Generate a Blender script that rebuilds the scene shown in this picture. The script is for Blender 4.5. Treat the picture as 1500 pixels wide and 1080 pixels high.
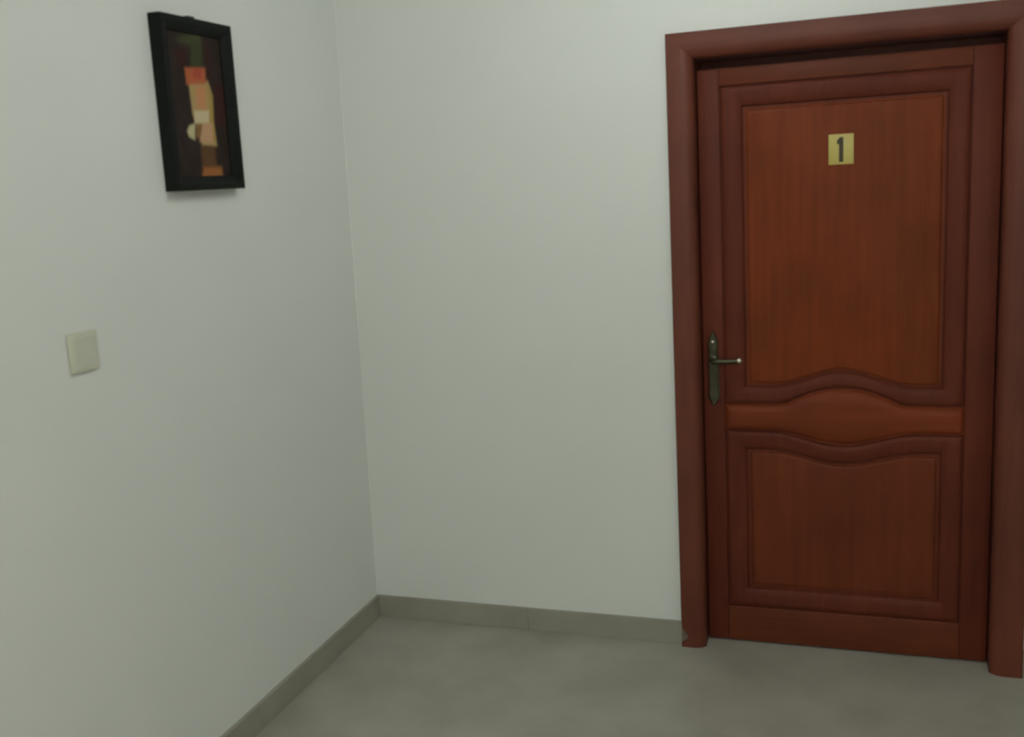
import bpy, bmesh, math, random
from mathutils import Vector, Matrix

for o in list(bpy.data.objects):
    bpy.data.objects.remove(o, do_unlink=True)
scene = bpy.context.scene
COL = scene.collection

# ------------------------------------------------------------------ camera
F_PX = 1477.94
CAM = Vector((1.84584, -3.4728, 1.72171))
YAW, PITCH, ROLL = -0.3344, -0.18531, -0.05828
fw = Vector((math.sin(YAW) * math.cos(PITCH), math.cos(YAW) * math.cos(PITCH), math.sin(PITCH)))
rt = Vector((math.cos(YAW), -math.sin(YAW), 0))
up = rt.cross(fw)
r2 = rt * math.cos(ROLL) + up * math.sin(ROLL)
u2 = -rt * math.sin(ROLL) + up * math.cos(ROLL)
cam_data = bpy.data.cameras.new('camera')
cam_data.sensor_fit = 'HORIZONTAL'
cam_data.sensor_width = 36.0
cam_data.lens = F_PX / 1500 * 36.0
cam_data.clip_start = 0.05
cam_data.dof.use_dof = True            # the photograph is slightly out of focus
cam_data.dof.focus_distance = 7.0
cam_data.dof.aperture_fstop = 3.0
cam = bpy.data.objects.new('camera', cam_data)
COL.objects.link(cam)
cam.matrix_world = Matrix((
    (r2.x, u2.x, -fw.x, CAM.x),
    (r2.y, u2.y, -fw.y, CAM.y),
    (r2.z, u2.z, -fw.z, CAM.z),
    (0, 0, 0, 1)))
scene.camera = cam

# ------------------------------------------------------------------ world and exposure
world = bpy.data.worlds.new('world')
world.use_nodes = True
world.node_tree.nodes['Background'].inputs[0].default_value = (0.6, 0.65, 0.7, 1)
world.node_tree.nodes['Background'].inputs[1].default_value = 0.3
scene.world = world
scene.view_settings.view_transform = 'Standard'
scene.view_settings.look = 'None'
scene.view_settings.gamma = 1.0
scene.view_settings.use_curve_mapping = False
scene.view_settings.exposure = -0.06

# lamps: (x, y, watts, colour); the second is an added, unseen fill
LAMPS = [(1.42, -1.08, 102.0, (0.955, 1.0, 1.0)),
         (2.1, -4.3, 600.0, (0.99, 1.0, 0.93))]
CEIL = 2.80

# ------------------------------------------------------------------ helpers
def srgb(r, g, b):
    f = lambda c: (c / 255 / 12.92) if c / 255 <= 0.04045 else ((c / 255 + 0.055) / 1.055) ** 2.4
    return (f(r), f(g), f(b), 1.0)

def tag(o, label=None, category=None, group=None, kind=None):
    if label: o['label'] = label
    if category: o['category'] = category
    if group: o['group'] = group
    if kind: o['kind'] = kind
    return o

def mesh_obj(name, bm, mat, parent=None, smooth=False, recalc=True):
    if recalc:
        bmesh.ops.recalc_face_normals(bm, faces=bm.faces)
    me = bpy.data.meshes.new(name)
    bm.to_mesh(me)
    bm.free()
    me.materials.append(mat)
    if smooth:
        for p in me.polygons:
            p.use_smooth = True
        try:
            me.set_sharp_from_angle(angle=math.radians(35))
        except Exception:
            pass
    o = bpy.data.objects.new(name, me)
    COL.objects.link(o)
    if parent:
        o.parent = parent
    return o

def empty(name, loc=(0, 0, 0), rot=(0, 0, 0)):
    o = bpy.data.objects.new(name, None)
    o.empty_display_size = 0.1
    o.location = loc
    o.rotation_euler = rot
    COL.objects.link(o)
    return o

def add_box(bm, x0, x1, y0, y1, z0, z1, bevel=0.0, seg=2):
    vs = [bm.verts.new((x, y, z)) for x in (x0, x1) for y in (y0, y1) for z in (z0, z1)]
    q = [(0, 1, 3, 2), (4, 6, 7, 5), (0, 4, 5, 1), (2, 3, 7, 6), (0, 2, 6, 4), (1, 5, 7, 3)]
    fs = [bm.faces.new([vs[i] for i in f]) for f in q]
    if bevel > 0:
        es = list({e for f in fs for e in f.edges})
        bmesh.ops.bevel(bm, geom=es, offset=bevel, segments=seg, affect='EDGES', profile=0.5)

def box(name, mat, b, parent=None, bevel=0.0, seg=2):
    bm = bmesh.new()
    add_box(bm, *b, bevel=bevel, seg=seg)
    return mesh_obj(name, bm, mat, parent, smooth=bevel > 0)

# ------------------------------------------------------------------ materials
def new_mat(name):
    m = bpy.data.materials.new(name)
    m.use_nodes = True
    nt = m.node_tree
    return m, nt, nt.nodes['Principled BSDF']

def coords(nt, scale):
    tc = nt.nodes.new('ShaderNodeTexCoord')
    mp = nt.nodes.new('ShaderNodeMapping')
    mp.inputs['Scale'].default_value = scale
    nt.links.new(tc.outputs['Object'], mp.inputs['Vector'])
    return mp

def noise(nt, mp, scale, detail=3.0, rough=0.5):
    n = nt.nodes.new('ShaderNodeTexNoise')
    n.inputs['Scale'].default_value = scale
    n.inputs['Detail'].default_value = detail
    n.inputs['Roughness'].default_value = rough
    nt.links.new(mp.outputs[0], n.inputs['Vector'])
    return n

def ramp(nt, fac, stops):
    r = nt.nodes.new('ShaderNodeValToRGB')
    els = r.color_ramp.elements
    while len(els) < len(stops):
        els.new(0.5)
    for e, (p, c) in zip(els, stops):
        e.position = p
        e.color = c
    nt.links.new(fac, r.inputs[0])
    return r

def bump(nt, bsdf, h, strength, dist=0.002):
    b = nt.nodes.new('ShaderNodeBump')
    b.inputs['Strength'].default_value = strength
    b.inputs['Distance'].default_value = dist
    nt.links.new(h, b.inputs['Height'])
    nt.links.new(b.outputs[0], bsdf.inputs['Normal'])

def mat_mottled(name, c0, c1, scale, rough, bstr=0.1, bscale=60, detail=4, lo=0.3, hi=0.7):
    m, nt, b = new_mat(name)
    mp = coords(nt, (1, 1, 1))
    n = noise(nt, mp, scale, detail, 0.55)
    r = ramp(nt, n.outputs[0], [(lo, c0), (hi, c1)])
    nt.links.new(r.outputs[0], b.inputs['Base Color'])
    b.inputs['Roughness'].default_value = rough
    n2 = noise(nt, mp, bscale, 3)
    bump(nt, b, n2.outputs[0], bstr)
    return m

def mat_wood(name, dark, mid, light, along='z', rough=0.4, spec=0.3):
    m, nt, b = new_mat(name)
    s = {'z': (26, 26, 1.6), 'x': (1.6, 26, 26)}[along]
    mp = coords(nt, s)
    n = noise(nt, mp, 1.6, 5, 0.6)
    r = ramp(nt, n.outputs[0], [(0.28, dark), (0.52, mid), (0.76, light)])
    mp2 = coords(nt, (1, 1, 1))
    n2 = noise(nt, mp2, 3.2, 3)
    r2_ = ramp(nt, n2.outputs[0], [(0.3, (0.82, 0.82, 0.82, 1)), (0.7, (1.14, 1.1, 1.06, 1))])
    mx = nt.nodes.new('ShaderNodeMix')
    mx.data_type = 'RGBA'
    mx.blend_type = 'MULTIPLY'
    mx.inputs[0].default_value = 1.0
    nt.links.new(r.outputs[0], mx.inputs[6])
    nt.links.new(r2_.outputs[0], mx.inputs[7])
    nt.links.new(mx.outputs[2], b.inputs['Base Color'])
    b.inputs['Roughness'].default_value = rough
    b.inputs['Specular IOR Level'].default_value = spec
    n3 = noise(nt, mp, 4.0, 4)
    bump(nt, b, n3.outputs[0], 0.12, 0.001)
    return m

def mat_plain(name, col, rough=0.5, metallic=0.0, var=0.08, scale=20):
    m, nt, b = new_mat(name)
    mp = coords(nt, (1, 1, 1))
    n = noise(nt, mp, scale, 3)
    lo = tuple(c * (1 - var) for c in col[:3]) + (1,)
    hi = tuple(min(1, c * (1 + var)) for c in col[:3]) + (1,)
    r = ramp(nt, n.outputs[0], [(0.3, lo), (0.7, hi)])
    nt.links.new(r.outputs[0], b.inputs['Base Color'])
    b.inputs['Roughness'].default_value = rough
    b.inputs['Metallic'].default_value = metallic
    return m

M = {}
M['wall'] = mat_mottled('painted_plaster', (0.712, 0.728, 0.694, 1), (0.733, 0.748, 0.714, 1), 1.6, 0.62, 0.06, 45)
M['ceiling'] = mat_mottled('ceiling_paint', (0.78, 0.78, 0.75, 1), (0.80, 0.80, 0.77, 1), 1.5, 0.8, 0.05, 50)
M['floor'] = mat_mottled('grey_stoneware', (0.300, 0.294, 0.244, 1), (0.390, 0.380, 0.322, 1), 3.2, 0.45, 0.03, 90, 6, 0.32, 0.68)
M['skirting'] = mat_mottled('skirting_stoneware', (0.270, 0.266, 0.216, 1), (0.335, 0.328, 0.270, 1), 4.0, 0.5, 0.03, 90, 6)
M['casing'] = mat_wood('casing_wood', (0.1109, 0.0311, 0.0185, 1), (0.132, 0.037, 0.022, 1), (0.1531, 0.0429, 0.0255, 1), 'z', 0.45, 0.25)
M['casing_x'] = mat_wood('casing_wood_across', (0.1109, 0.0311, 0.0185, 1), (0.132, 0.037, 0.022, 1), (0.1531, 0.0429, 0.0255, 1), 'x', 0.45, 0.25)
M['stile'] = mat_wood('stile_wood', (0.0974, 0.0223, 0.0122, 1), (0.116, 0.0265, 0.0145, 1), (0.1346, 0.0307, 0.0168, 1), 'z', 0.5, 0.12)
M['rail'] = mat_wood('rail_wood', (0.1092, 0.0269, 0.0118, 1), (0.13, 0.032, 0.014, 1), (0.1508, 0.0371, 0.0162, 1), 'x', 0.5, 0.16)
M['panel'] = mat_wood('panel_wood', (0.1445, 0.0302, 0.0088, 1), (0.172, 0.036, 0.0105, 1), (0.1995, 0.0418, 0.0122, 1), 'z', 0.5, 0.12)
M['panel_low'] = mat_wood('lower_panel_wood', (0.1176, 0.0269, 0.0109, 1), (0.14, 0.032, 0.013, 1), (0.1624, 0.0371, 0.0151, 1), 'z', 0.5, 0.12)
M['midpanel'] = mat_wood('middle_panel_wood', (0.1512, 0.0311, 0.0109, 1), (0.18, 0.037, 0.013, 1), (0.2088, 0.0429, 0.0151, 1), 'x', 0.5, 0.14)
M['bronze'] = mat_plain('aged_bronze', (0.080, 0.074, 0.046, 1), 0.42, 0.85, 0.2, 60)
M['steel'] = mat_plain('pale_metal', (0.62, 0.56, 0.48, 1), 0.3, 0.9, 0.1, 60)  # paler than the bronze, for lever tip and screw
M['dark'] = mat_plain('keyhole_dark', (0.012, 0.01, 0.009, 1), 0.6)
M['raw_wood'] = mat_plain('raw_chipped_wood', (0.19, 0.145, 0.11, 1), 0.85, 0, 0.25, 120)
M['yellow'] = mat_plain('yellow_plastic', (0.50, 0.41, 0.105, 1), 0.4, 0, 0.05)
M['ink'] = mat_plain('dark_digit_plastic', (0.040, 0.030, 0.007, 1), 0.6)
M['frame'] = mat_plain('black_frame_lacquer', (0.0085, 0.0098, 0.0082, 1), 0.55, 0, 0.2)
M['frame'].node_tree.nodes['Principled BSDF'].inputs['Specular IOR Level'].default_value = 0.12
M['hanger'] = mat_plain('hanger_metal', (0.03, 0.03, 0.028, 1), 0.45, 0.5)
M['switch'] = mat_plain('ivory_switch_plastic', (0.60, 0.61, 0.48, 1), 0.35, 0, 0.03)
M['switch_rocker'] = mat_plain('ivory_rocker_plastic', (0.59, 0.605, 0.505, 1), 0.3, 0, 0.03)
M['lamp_body'] = mat_plain('white_lamp_metal', (0.8, 0.8, 0.8, 1), 0.4, 0, 0.02)

# ------------------------------------------------------------------ room shell
RX, RY, TH = 3.5, -5.3, 0.2
LEAN = 0.015                      # the left wall stands slightly out of plumb
CAS_L, CAS_R, CAS_IL, CAS_IR = 1.2464, 2.3741, 1.3337, 2.2739
CAS_TOP, CAS_IT = 2.16, 2.0757
OPL, OPR, OPT = CAS_IL - 0.035, CAS_IR + 0.035, CAS_IT + 0.035   # rough opening

tag(box('floor', M['floor'], (-TH, RX + TH, RY - TH, TH + 0.6, -0.12, 0.0)),
    'mottled grey stoneware floor', kind='structure')
tag(box('ceiling', M['ceiling'], (-TH, RX + TH, RY - TH, TH, CEIL, CEIL + 0.12)),
    'plain white ceiling', kind='structure')

bm = bmesh.new()                  # back wall around the door opening
P = [(-TH, 0), (OPL, 0), (OPL, OPT), (OPR, OPT), (OPR, 0), (RX + TH, 0), (RX + TH, CEIL), (-TH, CEIL)]
f = [bm.verts.new((x, 0.0, z)) for x, z in P]
b_ = [bm.verts.new((x, TH, z)) for x, z in P]
bm.faces.new(f)
bm.faces.new(b_[::-1])
for i in range(len(P)):
    j = (i + 1) % len(P)
    bm.faces.new((f[i], f[j], b_[j], b_[i]))
tag(mesh_obj('wall_back', bm, M['wall']), 'pale grey-white painted wall around the wooden door', kind='structure')

bm = bmesh.new()                  # left wall, rounded plaster corner towards the back wall
RC = 0.004
prof = [(-TH, 0.0), (-TH, RY - TH), (0.0, RY - TH), (0.0, -RC)]
for k in range(1, 10):
    a = k / 10 * math.pi / 2
    prof.append((RC - RC * math.cos(a), -RC + RC * math.sin(a)))
prof.append((RC, 0.0))
lo = [bm.verts.new((x, y, 0.0)) for x, y in prof]
hi = [bm.verts.new((x + LEAN * CEIL, y, CEIL)) for x, y in prof]
bm.faces.new(lo)
bm.faces.new(hi[::-1])
for i in range(len(prof)):
    j = (i + 1) % len(prof)
    bm.faces.new((lo[i], lo[j], hi[j], hi[i]))
tag(mesh_obj('wall_left', bm, M['wall'], smooth=True), 'pale grey-white painted wall with framed picture and switch', kind='structure')
tag(box('wall_right', M['wall'], (RX, RX + TH, RY, 0.0, 0, CEIL)), 'plain pale wall to the right of the door', kind='structure')
tag(box('wall_front', M['wall'], (0.0, RX + TH, RY - TH, RY, 0, CEIL)), 'plain pale wall opposite the wooden door', kind='structure')

# skirting of stoneware strips, joints where the photograph shows them
HB, TB, GAP = 0.0895, 0.012, 0.0012
def skirting(name, label, axis, cuts):
    root = empty(name)
    tag(root, label, kind='structure')
    for a, b in zip(cuts[:-1], cuts[1:]):
        lo_, hi_ = min(a, b) + GAP / 2, max(a, b) - GAP / 2
        if axis == 'x':
            box('skirting_tile', M['skirting'], (lo_, hi_, -TB, 0.0, 0.0, HB), root, 0.001, 1)
        elif axis == 'y':
            box('skirting_tile', M['skirting'], (0.0, TB + 0.0015, lo_, hi_, 0.0, HB), root, 0.0015, 1)
        elif axis == 'r':
            box('skirting_tile', M['skirting'], (RX - TB, RX, lo_, hi_, 0.0, HB), root, 0.0015, 1)
        else:
            box('skirting_tile', M['skirting'], (lo_, hi_, RY, RY + TB, 0.0, HB), root, 0.0015, 1)
    return root
skirting('baseboard_back', 'grey stoneware skirting strip along the door wall', 'x', [TB + 0.0015, 0.65, CAS_L])
skirting('baseboard_side', 'grey stoneware skirting strip on the far side of the door', 'x', [CAS_R, 2.97, RX - TB])
skirting('baseboard_left', 'grey stoneware skirting strip below the framed picture', 'y', [0.0, -0.891, -1.791, -2.691, -3.591, -4.491, RY])
skirting('baseboard_right', 'grey stoneware skirting strip along the plain side wall', 'r', [0.0, -0.6, -1.2, -1.8, -2.4, -3.0, -3.6, -4.2, -4.8, RY])
skirting('baseboard_front', 'grey stoneware skirting strip along the wall facing the door', 'f', [TB + 0.002, 0.6, 1.2, 1.8, 2.4, 3.0, RX - TB])

# ------------------------------------------------------------------ door frame
trim = empty('trim_1', ((CAS_L + CAS_R) / 2, 0, 0))
tag(trim, 'reddish-brown wooden door frame with broad casing', kind='structure')
CX0 = (CAS_L + CAS_R) / 2
# casing profile: u from the outer edge to the inner edge (0..1), v proud of the wall
PROF = [(0.0, 0.0), (0.0, 0.027), (0.035, 0.030), (0.50, 0.0305), (0.66, 0.029), (0.80, 0.0245), (0.90, 0.018), (0.97, 0.010), (1.0, 0.002), (1.0, 0.0)]

def casing_side(sign):
    """upright with a mitred head; sign -1 left, +1 right"""
    o, i = (CAS_L, CAS_IL) if sign < 0 else (CAS_R, CAS_IR)
    bm = bmesh.new()
    levels = [0.0, 0.014, 0.022, 0.036, 0.05, 0.062, 0.075, 0.09, 0.4, 1.0, 1.6, None]
    nick = {0.022: 0.012, 0.036: 0.024, 0.05: 0.022, 0.062: 0.012, 0.075: 0.004}   # knocked-off lower outer edge
    rings = []
    for z in levels:
        ring = []
        for u, v in PROF:
            x = o + (i - o) * u
            if sign < 0 and z in nick and u < 0.3:
                x = max(x, o + nick[z] + 0.003 * u)
            zz = z if z is not None else CAS_TOP + (CAS_IT - CAS_TOP) * u
            ring.append(bm.verts.new((x - CX0, -v, zz)))
        rings.append(ring)
    n = len(PROF)
    for a, b in zip(rings[:-1], rings[1:]):
        for k in range(n - 1):
            bm.faces.new((a[k], a[k + 1], b[k + 1], b[k]))
        bm.faces.new((a[n - 1], a[0], b[0], b[n - 1]))
    bm.faces.new(rings[0])
    bm.faces.new(rings[-1][::-1])
    return mesh_obj('casing', bm, M['casing'], trim, smooth=True)

cl = casing_side(-1)
casing_side(1)
bm = bmesh.new()
ra = [bm.verts.new((CAS_L + (CAS_IL - CAS_L) * u - CX0, -v, CAS_TOP + (CAS_IT - CAS_TOP) * u)) for u, v in PROF]
rb = [bm.verts.new((CAS_R + (CAS_IR - CAS_R) * u - CX0, -v, CAS_TOP + (CAS_IT - CAS_TOP) * u)) for u, v in PROF]
for k in range(len(PROF) - 1):
    bm.faces.new((ra[k], ra[k + 1], rb[k + 1], rb[k]))
bm.faces.new((ra[-1], ra[0], rb[0], rb[-1]))
bm.faces.new(ra)
bm.faces.new(rb[::-1])
mesh_obj('casing', bm, M['casing_x'], trim, smooth=True)

# splintered patch of bare wood in the nick
bm = bmesh.new()
rng = random.Random(4)
pts = [(0.0, 0.018), (0.012, 0.021), (0.023, 0.033), (0.021, 0.05), (0.012, 0.064), (0.003, 0.076), (0.0, 0.08)]
fr = [bm.verts.new((CAS_L - CX0 + x * 0.96 + 0.0005, -0.0205 - rng.random() * 0.004, z)) for x, z in pts]
bk = [bm.verts.new((CAS_L - CX0 + x * 0.96 + 0.0005, -0.0008, z)) for x, z in pts]
bm.faces.new(fr)
bm.faces.new(bk[::-1])
for k in range(len(pts)):
    j = (k + 1) % len(pts)
    bm.faces.new((fr[k], fr[j], bk[j], bk[k]))
tag(mesh_obj('chipped_corner', bm, M['raw_wood'], cl), 'pale bare wood where the casing corner is chipped')

# lining of the opening
YD = 0.056                         # door face
LL, LR, LT = CAS_IL - 0.002, CAS_IR + 0.002, CAS_IT + 0.002
box('jamb', M['casing'], (OPL + 0.001 - CX0, LL - CX0, 0.0005, TH, 0.0, OPT - 0.001), trim)
box('jamb', M['casing'], (LR - CX0, OPR - 0.001 - CX0, 0.0005, TH, 0.0, OPT - 0.001), trim)
box('jamb', M['casing_x'], (LL - CX0, LR - CX0, 0.0005, TH, LT, OPT - 0.001), trim)
# door stops behind the leaf; head one set back to keep the gap dark
box('door_stop', M['casing'], (LL - CX0, LL + 0.014 - CX0, YD + 0.046, TH, 0.0, LT - 0.06), trim)
box('door_stop', M['casing'], (LR - 0.014 - CX0, LR - CX0, YD + 0.046, TH, 0.0, LT - 0.06), trim)
box('door_stop', M['casing_x'], (LL - CX0, LR - CX0, 0.165, TH, LT - 0.06, LT), trim)

# ------------------------------------------------------------------ door leaf
DX0, DX1, DZ0, DZ1 = LL + 0.004, LR - 0.004, 0.006, LT - 0.034  # leaf kept short at the head, its dark gap deepens the lintel shade
ox = (DX0 + DX1) / 2
door = empty('door_1', (ox, YD, 0.0))
tag(door, 'closed reddish-brown wooden panel door with curved middle rail', kind='structure')
DT = 0.042
SL, SR = 1.407 - ox, 2.186 - ox           # inner edges of the stiles
PL_, PR_ = 1.489 - ox, 2.109 - ox         # edges of the flat fields
TOPR = 1.987                              # underside of the top rail
BOTR = 0.139                              # top of the bottom rail
CXD = 1.803 - ox

def hump(x, w):
    t = abs(x - CXD) / w
    return 0.0 if t >= 1 else 0.5 * (1 + math.cos(math.pi * t))

def dome(x, w):
    t = abs(x - CXD) / w
    return 0.0 if t >= 1 else (1 - t * t) ** 0.8

top_mid = lambda x: 0.898 + 0.060 * (0.35 * hump(x, 0.26) + 0.65 * dome(x, 0.185))
bot_mid = lambda x: 0.803 - 0.046 * hump(x, 0.25)
up_in = lambda x: 0.967 + 0.052 * hump(x, 0.235)
lo_in = lambda x: 0.728 - 0.042 * hump(x, 0.25)
const = lambda c: (lambda x: c)

def contour(xl, xr, fb, ft, n=44, m=24):
    pts = []
    for k in range(n):
        x = xl + (xr - xl) * k / n
        pts.append((x, fb(x)))
    for k in range(m):
        t = k / m
        pts.append((xr, fb(xr) + (ft(xr) - fb(xr)) * t))
    for k in range(n):
        x = xr + (xl - xr) * k / n
        pts.append((x, ft(x)))
    for k in range(m):
        t = k / m
        pts.append((xl, ft(xl) + (fb(xl) - ft(xl)) * t))
    return pts

def loft(name, outer, inner, profile, mat, parent, fill=False, back=None):
    """rings between two contours; profile = (t, depth behind the door face)"""
    bm = bmesh.new()
    rings = []
    for t, d in profile:
        rings.append([bm.verts.new((a[0] + (b[0] - a[0]) * t, d, a[1] + (b[1] - a[1]) * t)) for a, b in zip(outer, inner)])
    n = len(outer)
    for a, b in zip(rings[:-1], rings[1:]):
        for k in range(n):
            j = (k + 1) % n
            bm.faces.new((a[k], a[j], b[j], b[k]))
    if fill:
        bm.faces.new(rings[-1])
        bm.faces.new(rings[0])
    else:
        a, b = rings[-1], rings[0]
        for k in range(n):
            j = (k + 1) % n
            bm.faces.new((a[k], a[j], b[j], b[k]))
    return mesh_obj(name, bm, mat, parent, smooth=True)

box('stile', M['stile'], (DX0 - ox, SL, 0.0, DT, DZ0, DZ1), door, 0.0025)
box('stile', M['stile'], (SR, DX1 - ox, 0.0, DT, DZ0, DZ1), door, 0.0025)
box('rail', M['rail'], (SL, SR, 0.0, DT, TOPR, DZ1), door, 0.0025)
box('rail', M['rail'], (SL, SR, -0.002, DT, DZ0, BOTR), door, 0.004, 3)

def moulding(fo_b, fo_t, fi_b, fi_t):
    o = contour(SL, SR, fo_b, fo_t)
    i = contour(PL_, PR_, fi_b, fi_t)
    prof = [(0.0, DT - 0.004), (0.0, 0.009), (0.05, 0.009), (0.08, 0.002), (0.16, -0.002), (0.30, -0.003), (0.60, -0.001),
            (0.76, 0.002), (0.86, 0.006), (0.91, 0.0135), (1.0, 0.0135), (1.0, DT - 0.004)]
    loft('moulding', o, i, prof, M['stile'], door)
    c = contour(PL_, PR_, fi_b, fi_t)
    return c

def field(c, mat):
    cx = sum(p[0] for p in c) / len(c)
    cz = sum(p[1] for p in c) / len(c)
    sh = lambda p, d: (p[0] - math.copysign(min(d, abs(p[0] - cx)), p[0] - cx), p[1] - math.copysign(min(d, abs(p[1] - cz)), p[1] - cz))
    inner = [sh(p, 0.020) for p in c]
    loft('panel', c, inner, [(0.0, DT - 0.006), (0.0, 0.0135), (0.28, 0.0135), (0.42, 0.0075), (0.7, 0.0055), (1.0, 0.005)], mat, door, fill=True)

field(moulding(top_mid, const(TOPR), up_in, const(1.908)), M['panel'])
field(moulding(const(BOTR), bot_mid, const(0.219), lo_in), M['panel_low'])
# cushion-shaped middle rail with an oval swelling
co = contour(SL, SR, bot_mid, top_mid)
mid = lambda x: (top_mid(x) + bot_mid(x)) / 2
ci = contour(SL + 0.03, SR - 0.03, lambda x: mid(x) - 0.5 * (top_mid(x) - bot_mid(x)) * 0.35,
             lambda x: mid(x) + 0.5 * (top_mid(x) - bot_mid(x)) * 0.35)
loft('middle_rail', co, ci, [(0.0, DT - 0.005), (0.0, 0.007), (0.10, 0.007), (0.16, 0.0), (0.35, -0.006), (0.7, -0.0095), (1.0, -0.010)],
     M['midpanel'], door, fill=True)

# handle: long backplate with pointed ends, lever, keyhole
HX = 1.371 - ox
bm = bmesh.new()
half = [(0.0, 1.162), (0.006, 1.152), (0.010, 1.140), (0.017, 1.126), (0.0195, 1.110), (0.016, 1.094), (0.0165, 1.075), (0.0195, 1.050),
        (0.0185, 1.010), (0.0175, 0.970), (0.0195, 0.945), (0.021, 0.930), (0.017, 0.915), (0.010, 0.904), (0.005, 0.896), (0.0, 0.890)]
pts = [(x, z) for x, z in half] + [(-x, z) for x, z in half[-2:0:-1]]
r0 = [bm.verts.new((HX + x, -0.0002, z)) for x, z in pts]
r1 = [bm.verts.new((HX + x, -0.005, z)) for x, z in pts]
r2r = [bm.verts.new((HX + x * 0.72, -0.009, 1.03 + (z - 1.03) * 0.975)) for x, z in pts]
for a, b in ((r0, r1), (r1, r2r)):
    for k in range(len(pts)):
        j = (k + 1) % len(pts)
        bm.faces.new((a[k], a[j], b[j], b[k]))
bm.faces.new(r2r)
bm.faces.new(r0[::-1])
handle = tag(mesh_obj('door_handle', bm, M['bronze'], door, smooth=True), 'dark bronze lever handle on a pointed backplate')

def tube(bm, path, radii, seg=14, squash=1.0):
    rings = []
    for k, (p, r) in enumerate(zip(path, radii)):
        p = Vector(p)
        a = Vector(path[max(0, k - 1)])
        b = Vector(path[min(len(path) - 1, k + 1)])
        d = (b - a).normalized()
        ref = Vector((0, 0, 1)) if abs(d.z) < 0.9 else Vector((1, 0, 0))
        s = d.cross(ref).normalized()
        t = s.cross(d).normalized()
        rings.append([bm.verts.new(p + s * r * squash * math.cos(2 * math.pi * q / seg) + t * r * math.sin(2 * math.pi * q / seg)) for q in range(seg)])
    for a, b in zip(rings[:-1], rings[1:]):
        for q in range(seg):
            j = (q + 1) % seg
            bm.faces.new((a[q], a[j], b[j], b[q]))
    bm.faces.new(rings[0][::-1])
    bm.faces.new(rings[-1])

bm = bmesh.new()
HZ = 1.058
tube(bm, [(HX, -0.006, HZ), (HX, -0.012, HZ), (HX, -0.014, HZ), (HX, -0.036, HZ), (HX + 0.004, -0.044, HZ), (HX + 0.012, -0.048, HZ),
          (HX + 0.03, -0.049, HZ + 0.002), (HX + 0.055, -0.048, HZ + 0.001), (HX + 0.078, -0.046, HZ + 0.002), (HX + 0.088, -0.045, HZ + 0.003)],
     [0.0145, 0.0145, 0.009, 0.0085, 0.0095, 0.0098, 0.0085, 0.0078, 0.0082, 0.0085])
lever = mesh_obj('lever', bm, M['bronze'], handle, smooth=True)
bm = bmesh.new()
tube(bm, [(HX + 0.0875, -0.045, HZ + 0.003), (HX + 0.090, -0.0449, HZ + 0.0035), (HX + 0.096, -0.0447, HZ + 0.004), (HX + 0.101, -0.0446, HZ + 0.0045), (HX + 0.1035, -0.0446, HZ + 0.0047)],
     [0.0085, 0.0104, 0.0108, 0.008, 0.003])
tag(mesh_obj('lever_tip', bm, M['steel'], handle, smooth=True), 'pale metal tip of the lever')
bm = bmesh.new()
tube(bm, [(HX, -0.0085, 0.965), (HX, -0.0135, 0.965)], [0.0085, 0.008])
mesh_obj('lock_cylinder', bm, M['bronze'], handle, smooth=True)
box('keyhole', M['dark'], (HX - 0.0012, HX + 0.0012, -0.0142, -0.0133, 0.959, 0.971), handle)
bm = bmesh.new()
tube(bm, [(HX, -0.0085, 1.122), (HX, -0.0115, 1.122), (HX, -0.0125, 1.122)], [0.005, 0.005, 0.003])
mesh_obj('screw', bm, M['steel'], handle, smooth=True)

# number plate stuck on the upper panel
plate = tag(box('number_plate', M['yellow'], (-0.039, 0.039, -0.003, 0.0, 0.0, 0.097), None, 0.0012), 'small yellow number plate reading 1 on the door', 'sign')
plate.location = (1.7965, YD + 0.0049, 1.7075)
bm = bmesh.new()
P1 = [(-0.0065, 0.008), (0.0070, 0.008), (0.0070, 0.087), (-0.004, 0.087), (-0.0125, 0.077), (-0.0125, 0.064), (-0.0065, 0.067)]
fr = [bm.verts.new((x, -0.0042, z)) for x, z in P1]
bk = [bm.verts.new((x, -0.0028, z)) for x, z in P1]
bm.faces.new(fr)
bm.faces.new(bk[::-1])
for k in range(len(P1)):
    j = (k + 1) % len(P1)
    bm.faces.new((fr[k], fr[j], bk[j], bk[k]))
tag(mesh_obj('digit', bm, M['ink'], plate), 'dark numeral 1')

# ------------------------------------------------------------------ framed picture on the left wall
ang = math.atan(LEAN)
PZ0, PH, PY0, PY1, PD = 1.742, 0.476, -1.078, -0.748, 0.042
pic = empty('framed_picture', (LEAN * PZ0 + 0.0006, (PY0 + PY1) / 2, PZ0), (0, ang, 0))
tag(pic, 'black framed dark painting with pale and orange patches hung on the wall', 'picture')
W2 = (PY1 - PY0) / 2
FW = 0.040
def frame_bar(corners_o, corners_i):
    """mitred moulding bar between two outer and two inner corners (y,z)"""
    bm = bmesh.new()
    prof = [(0.0, 0.0), (0.0, PD - 0.002), (0.06, PD), (0.40, PD), (0.70, PD - 0.006), (0.94, PD - 0.013), (1.0, PD - 0.016), (1.0, 0.0)]
    ends = []
    for o, i in zip(corners_o, corners_i):
        ends.append([bm.verts.new((x, o[0] + (i[0] - o[0]) * t, o[1] + (i[1] - o[1]) * t)) for t, x in prof])
    a, b = ends
    n = len(prof)
    for k in range(n):
        j = (k + 1) % n
        bm.faces.new((a[k], a[j], b[j], b[k]))
    bm.faces.new(a)
    bm.faces.new(b[::-1])
    return mesh_obj('frame_bar', bm, M['frame'], pic)
O = [(-W2, 0), (W2, 0), (W2, PH), (-W2, PH)]
I = [(-W2 + FW, FW), (W2 - FW, FW), (W2 - FW, PH - FW), (-W2 + FW, PH - FW)]
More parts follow.
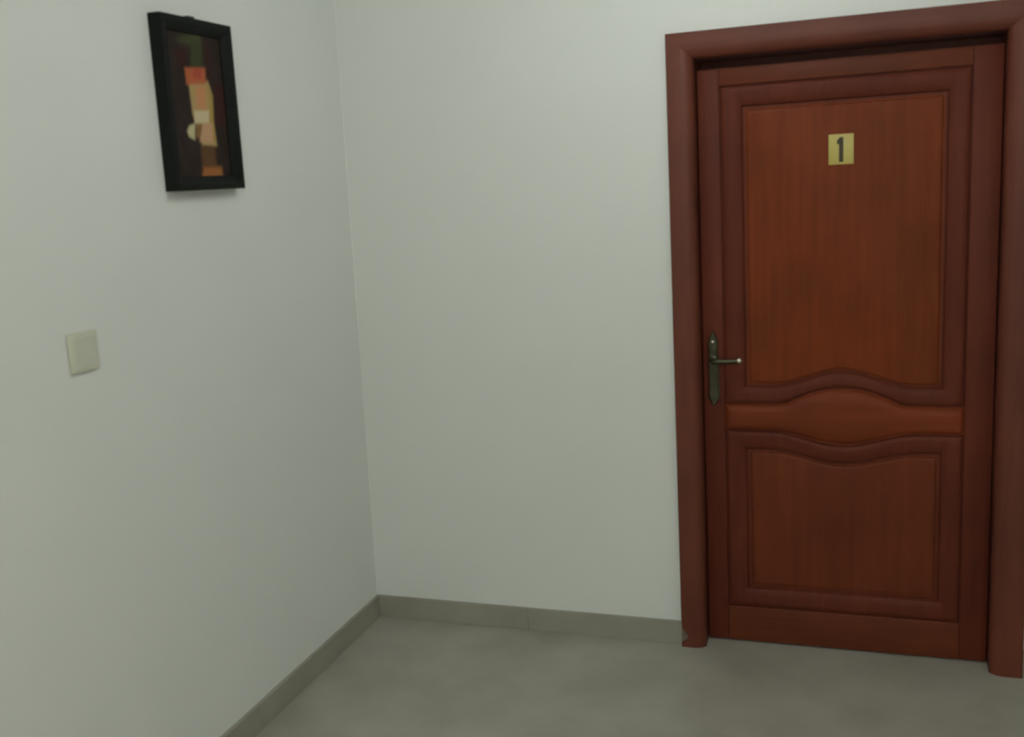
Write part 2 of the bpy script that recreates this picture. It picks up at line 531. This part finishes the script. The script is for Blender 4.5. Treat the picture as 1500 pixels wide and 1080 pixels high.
for k in range(4):
    j = (k + 1) % 4
    frame_bar((O[k], O[j]), (I[k], I[j]))
# hook peeking over the top bar
bm = bmesh.new()
add_box(bm, 0.0005, PD * 0.6, -0.014, 0.014, PH + 0.0002, PH + 0.006, 0.0015)
hk = mesh_obj('hanger', bm, M['hanger'], pic)
hk.location = (0.012, -0.02, 0)

# the painting: soft patches of paint on a dark ground (colour attribute over a fine grid)
SHAPES = [  # world (y, z) outline, colour, softness
    ([(-1.001, 2.124), (-0.953, 2.134), (-0.962, 2.089), (-0.999, 2.086)], (58, 28, 26), 0.012),
    ([(-0.835, 2.043), (-0.788, 2.046), (-0.800, 1.928), (-0.847, 1.926)], (58, 30, 25), 0.015),
    ([(-0.86, 2.16), (-0.84, 2.16), (-0.85, 2.06), (-0.87, 2.06)], (58, 30, 25), 0.012),
    ([(-0.993, 2.160), (-0.900, 2.186), (-0.877, 2.180), (-0.881, 2.140), (-0.985, 2.150)], (66, 68, 44), 0.010),
    ([(-0.930, 2.150), (-0.877, 2.160), (-0.881, 2.088), (-0.940, 2.085)], (62, 64, 40), 0.010),
    ([(-0.928, 1.867), (-0.858, 1.868), (-0.859, 1.809), (-0.929, 1.810)], (92, 66, 40), 0.010),
    ([(-0.924, 1.808), (-0.834, 1.808), (-0.833, 1.762), (-0.943, 1.764)], (152, 98, 54), 0.008),
    ([(-0.956, 2.050), (-0.863, 2.054), (-0.846, 2.013), (-0.853, 1.938), (-0.848, 1.868), (-0.920, 1.870), (-0.952, 1.957)], (168, 142, 96), 0.006),
    ([(-0.868, 2.04), (-0.850, 2.012), (-0.856, 1.94), (-0.852, 1.88), (-0.864, 1.88), (-0.868, 1.94), (-0.862, 2.0)], (158, 132, 62), 0.005),
    ([(-0.926, 2.035), (-0.877, 2.036), (-0.882, 1.971), (-0.928, 1.969)], (188, 132, 92), 0.008),
    ([(-0.968, 2.083), (-0.871, 2.089), (-0.873, 2.045), (-0.966, 2.036)], (172, 94, 60), 0.006),
    ([(-0.930, 2.084), (-0.890, 2.086), (-0.892, 2.058), (-0.932, 2.056)], (164, 74, 56), 0.006),
    ([(-0.940, 1.929), (-0.906, 1.930), (-0.914, 1.890), (-0.948, 1.890)], (128, 96, 60), 0.006),
    ([(-0.908, 1.930), (-0.860, 1.932), (-0.864, 1.876), (-0.930, 1.880)], (186, 146, 112), 0.007),
    ([(-0.943, 1.966), (-0.872, 1.969), (-0.878, 1.934), (-0.946, 1.932)], (196, 180, 146), 0.005),
    ([(-0.972, 1.924), (-0.945, 1.930), (-0.953, 1.884), (-0.978, 1.892), (-0.985, 1.908)], (184, 176, 136), 0.005),
]
def seg_dist(p, a, b):
    ax, ay = a; bx, by = b
    dx, dy = bx - ax, by - ay
    t = max(0, min(1, ((p[0] - ax) * dx + (p[1] - ay) * dy) / (dx * dx + dy * dy + 1e-12)))
    return math.hypot(p[0] - ax - t * dx, p[1] - ay - t * dy)
def inside(p, poly):
    c = False
    for k in range(len(poly)):
        (x0, y0), (x1, y1) = poly[k], poly[k - 1]
        if (y0 > p[1]) != (y1 > p[1]) and p[0] < (x1 - x0) * (p[1] - y0) / (y1 - y0) + x0:
            c = not c
    return c
NY, NZ = 70, 110
cy = (PY0 + PY1) / 2
ya, yb, za, zb = -W2 + FW - 0.003, W2 - FW + 0.003, FW - 0.003, PH - FW + 0.003
verts, cols, faces = [], [], []
for jz in range(NZ + 1):
    for iy in range(NY + 1):
        y = ya + (yb - ya) * iy / NY
        z = za + (zb - za) * jz / NZ
        verts.append((PD - 0.0135 - 0.006, y, z))
        p = (y + cy, z + PZ0)
        n = math.sin(p[0] * 61 + 3 * math.sin(p[1] * 23)) * math.sin(p[1] * 47 + 2 * math.sin(p[0] * 37))
        c = [v * (1 + 0.16 * n) for v in srgb(46, 36, 33)[:3]]
        for poly, rgb, soft in SHAPES:
            d = min(seg_dist(p, poly[k - 1], poly[k]) for k in range(len(poly)))
            if d > soft * 1.5 and not inside(p, poly):
                continue
            s = d if inside(p, poly) else -d
            t = max(0.0, min(1.0, 0.5 + s / (soft * 2.2)))
            t = t * t * (3 - 2 * t)
            q = srgb(*rgb)
            c = [c[k] * (1 - t) + q[k] * t for k in range(3)]
        cols.append(tuple(c) + (1.0,))
for jz in range(NZ):
    for iy in range(NY):
        a = jz * (NY + 1) + iy
        faces.append((a, a + 1, a + NY + 2, a + NY + 1))
me = bpy.data.meshes.new('canvas')
# solid backing board behind the paint surface
base = len(verts)
xb = 0.004
k00, k01, k11, k10 = 0, NY, (NZ + 1) * (NY + 1) - 1, NZ * (NY + 1)
verts += [(xb, ya, za), (xb, yb, za), (xb, yb, zb), (xb, ya, zb)]
cols += [(0.03, 0.03, 0.03, 1)] * 4
faces.append((base, base + 3, base + 2, base + 1))
me.from_pydata(verts, [], faces)
at = me.color_attributes.new('paint', 'FLOAT_COLOR', 'POINT')
for k, c in enumerate(cols):
    at.data[k].color = c
m, nt, b = new_mat('painted_canvas')
vc = nt.nodes.new('ShaderNodeVertexColor')
vc.layer_name = 'paint'
nt.links.new(vc.outputs['Color'], b.inputs['Base Color'])
b.inputs['Roughness'].default_value = 0.55
b.inputs['Specular IOR Level'].default_value = 0.1
mp = coords(nt, (1, 1, 1))
bump(nt, b, noise(nt, mp, 180, 2).outputs[0], 0.15, 0.001)
me.materials.append(m)
cv = bpy.data.objects.new('canvas', me)
COL.objects.link(cv)
cv.parent = pic
tag(cv, 'dark painting with a pale upright shape and orange patches')

# ------------------------------------------------------------------ light switch
SZ0 = 1.312
sw = empty('light_switch', (LEAN * SZ0 + 0.0006, -1.473, SZ0), (0, ang, 0))
tag(sw, 'small square ivory light switch on the bare wall', 'switch')
box('wall_plate', M['switch'], (0.0, 0.011, -0.047, 0.047, 0.0, 0.100), sw, 0.003, 3)
bm = bmesh.new()                   # rocker, tilted towards its lower half
s = [(-0.036, 0.012), (0.036, 0.012), (0.036, 0.088), (-0.036, 0.088)]
lo = [bm.verts.new((0.009, y, z)) for y, z in s]
hi = [bm.verts.new((0.0155 if z > 0.05 else 0.0125, y * 0.97, 0.05 + (z - 0.05) * 0.97)) for y, z in s]
bm.faces.new(lo[::-1])
bm.faces.new(hi)
for k in range(4):
    j = (k + 1) % 4
    bm.faces.new((lo[k], lo[j], hi[j], hi[k]))
mesh_obj('rocker', bm, M['switch_rocker'], sw)

# ------------------------------------------------------------------ ceiling lamps, the far one added as fill
def ceiling_lamp(x, y, watts, col, label):
    root = empty('ceiling_light', (x, y, CEIL))
    tag(root, label, 'light')
    seg = 40
    def lathe(name, prof, mat):
        bm = bmesh.new()
        rings = [[bm.verts.new((r * math.cos(2 * math.pi * k / seg), r * math.sin(2 * math.pi * k / seg), z)) for k in range(seg)] for r, z in prof]
        for a, b in zip(rings[:-1], rings[1:]):
            for k in range(seg):
                j = (k + 1) % seg
                bm.faces.new((a[k], a[j], b[j], b[k]))
        bm.faces.new(rings[0])
        bm.faces.new(rings[-1][::-1])
        return mesh_obj(name, bm, mat, root, smooth=True)
    lathe('lamp_base', [(0.085, 0.0), (0.09, -0.006), (0.09, -0.022), (0.045, -0.028), (0.03, -0.06)], M['lamp_body'])
    m, nt, b = new_mat('lamp_globe_glow')
    b.inputs['Base Color'].default_value = (0.9, 0.9, 0.88, 1)
    b.inputs['Emission Color'].default_value = col + (1,)
    b.inputs['Emission Strength'].default_value = 4.0
    R = 0.07
    lathe('globe', [(max(0.004, R * math.sin(math.pi * k / 14)), -0.12 + R * math.cos(math.pi * k / 14)) for k in range(1, 15)], m)
    ld = bpy.data.lights.new('lamp_glow', 'POINT')
    ld.shadow_soft_size = R + 0.006
    ld.energy = watts
    ld.color = col
    lo_ = bpy.data.objects.new('lamp_glow', ld)
    lo_.location = (0, 0, -0.12)
    COL.objects.link(lo_)
    lo_.parent = root
for (x, y, w, c), lab in zip(LAMPS, ('round white globe ceiling lamp near the door wall', 'added globe fill lamp on the ceiling far from the door')):
    ceiling_lamp(x, y, w, c, lab)
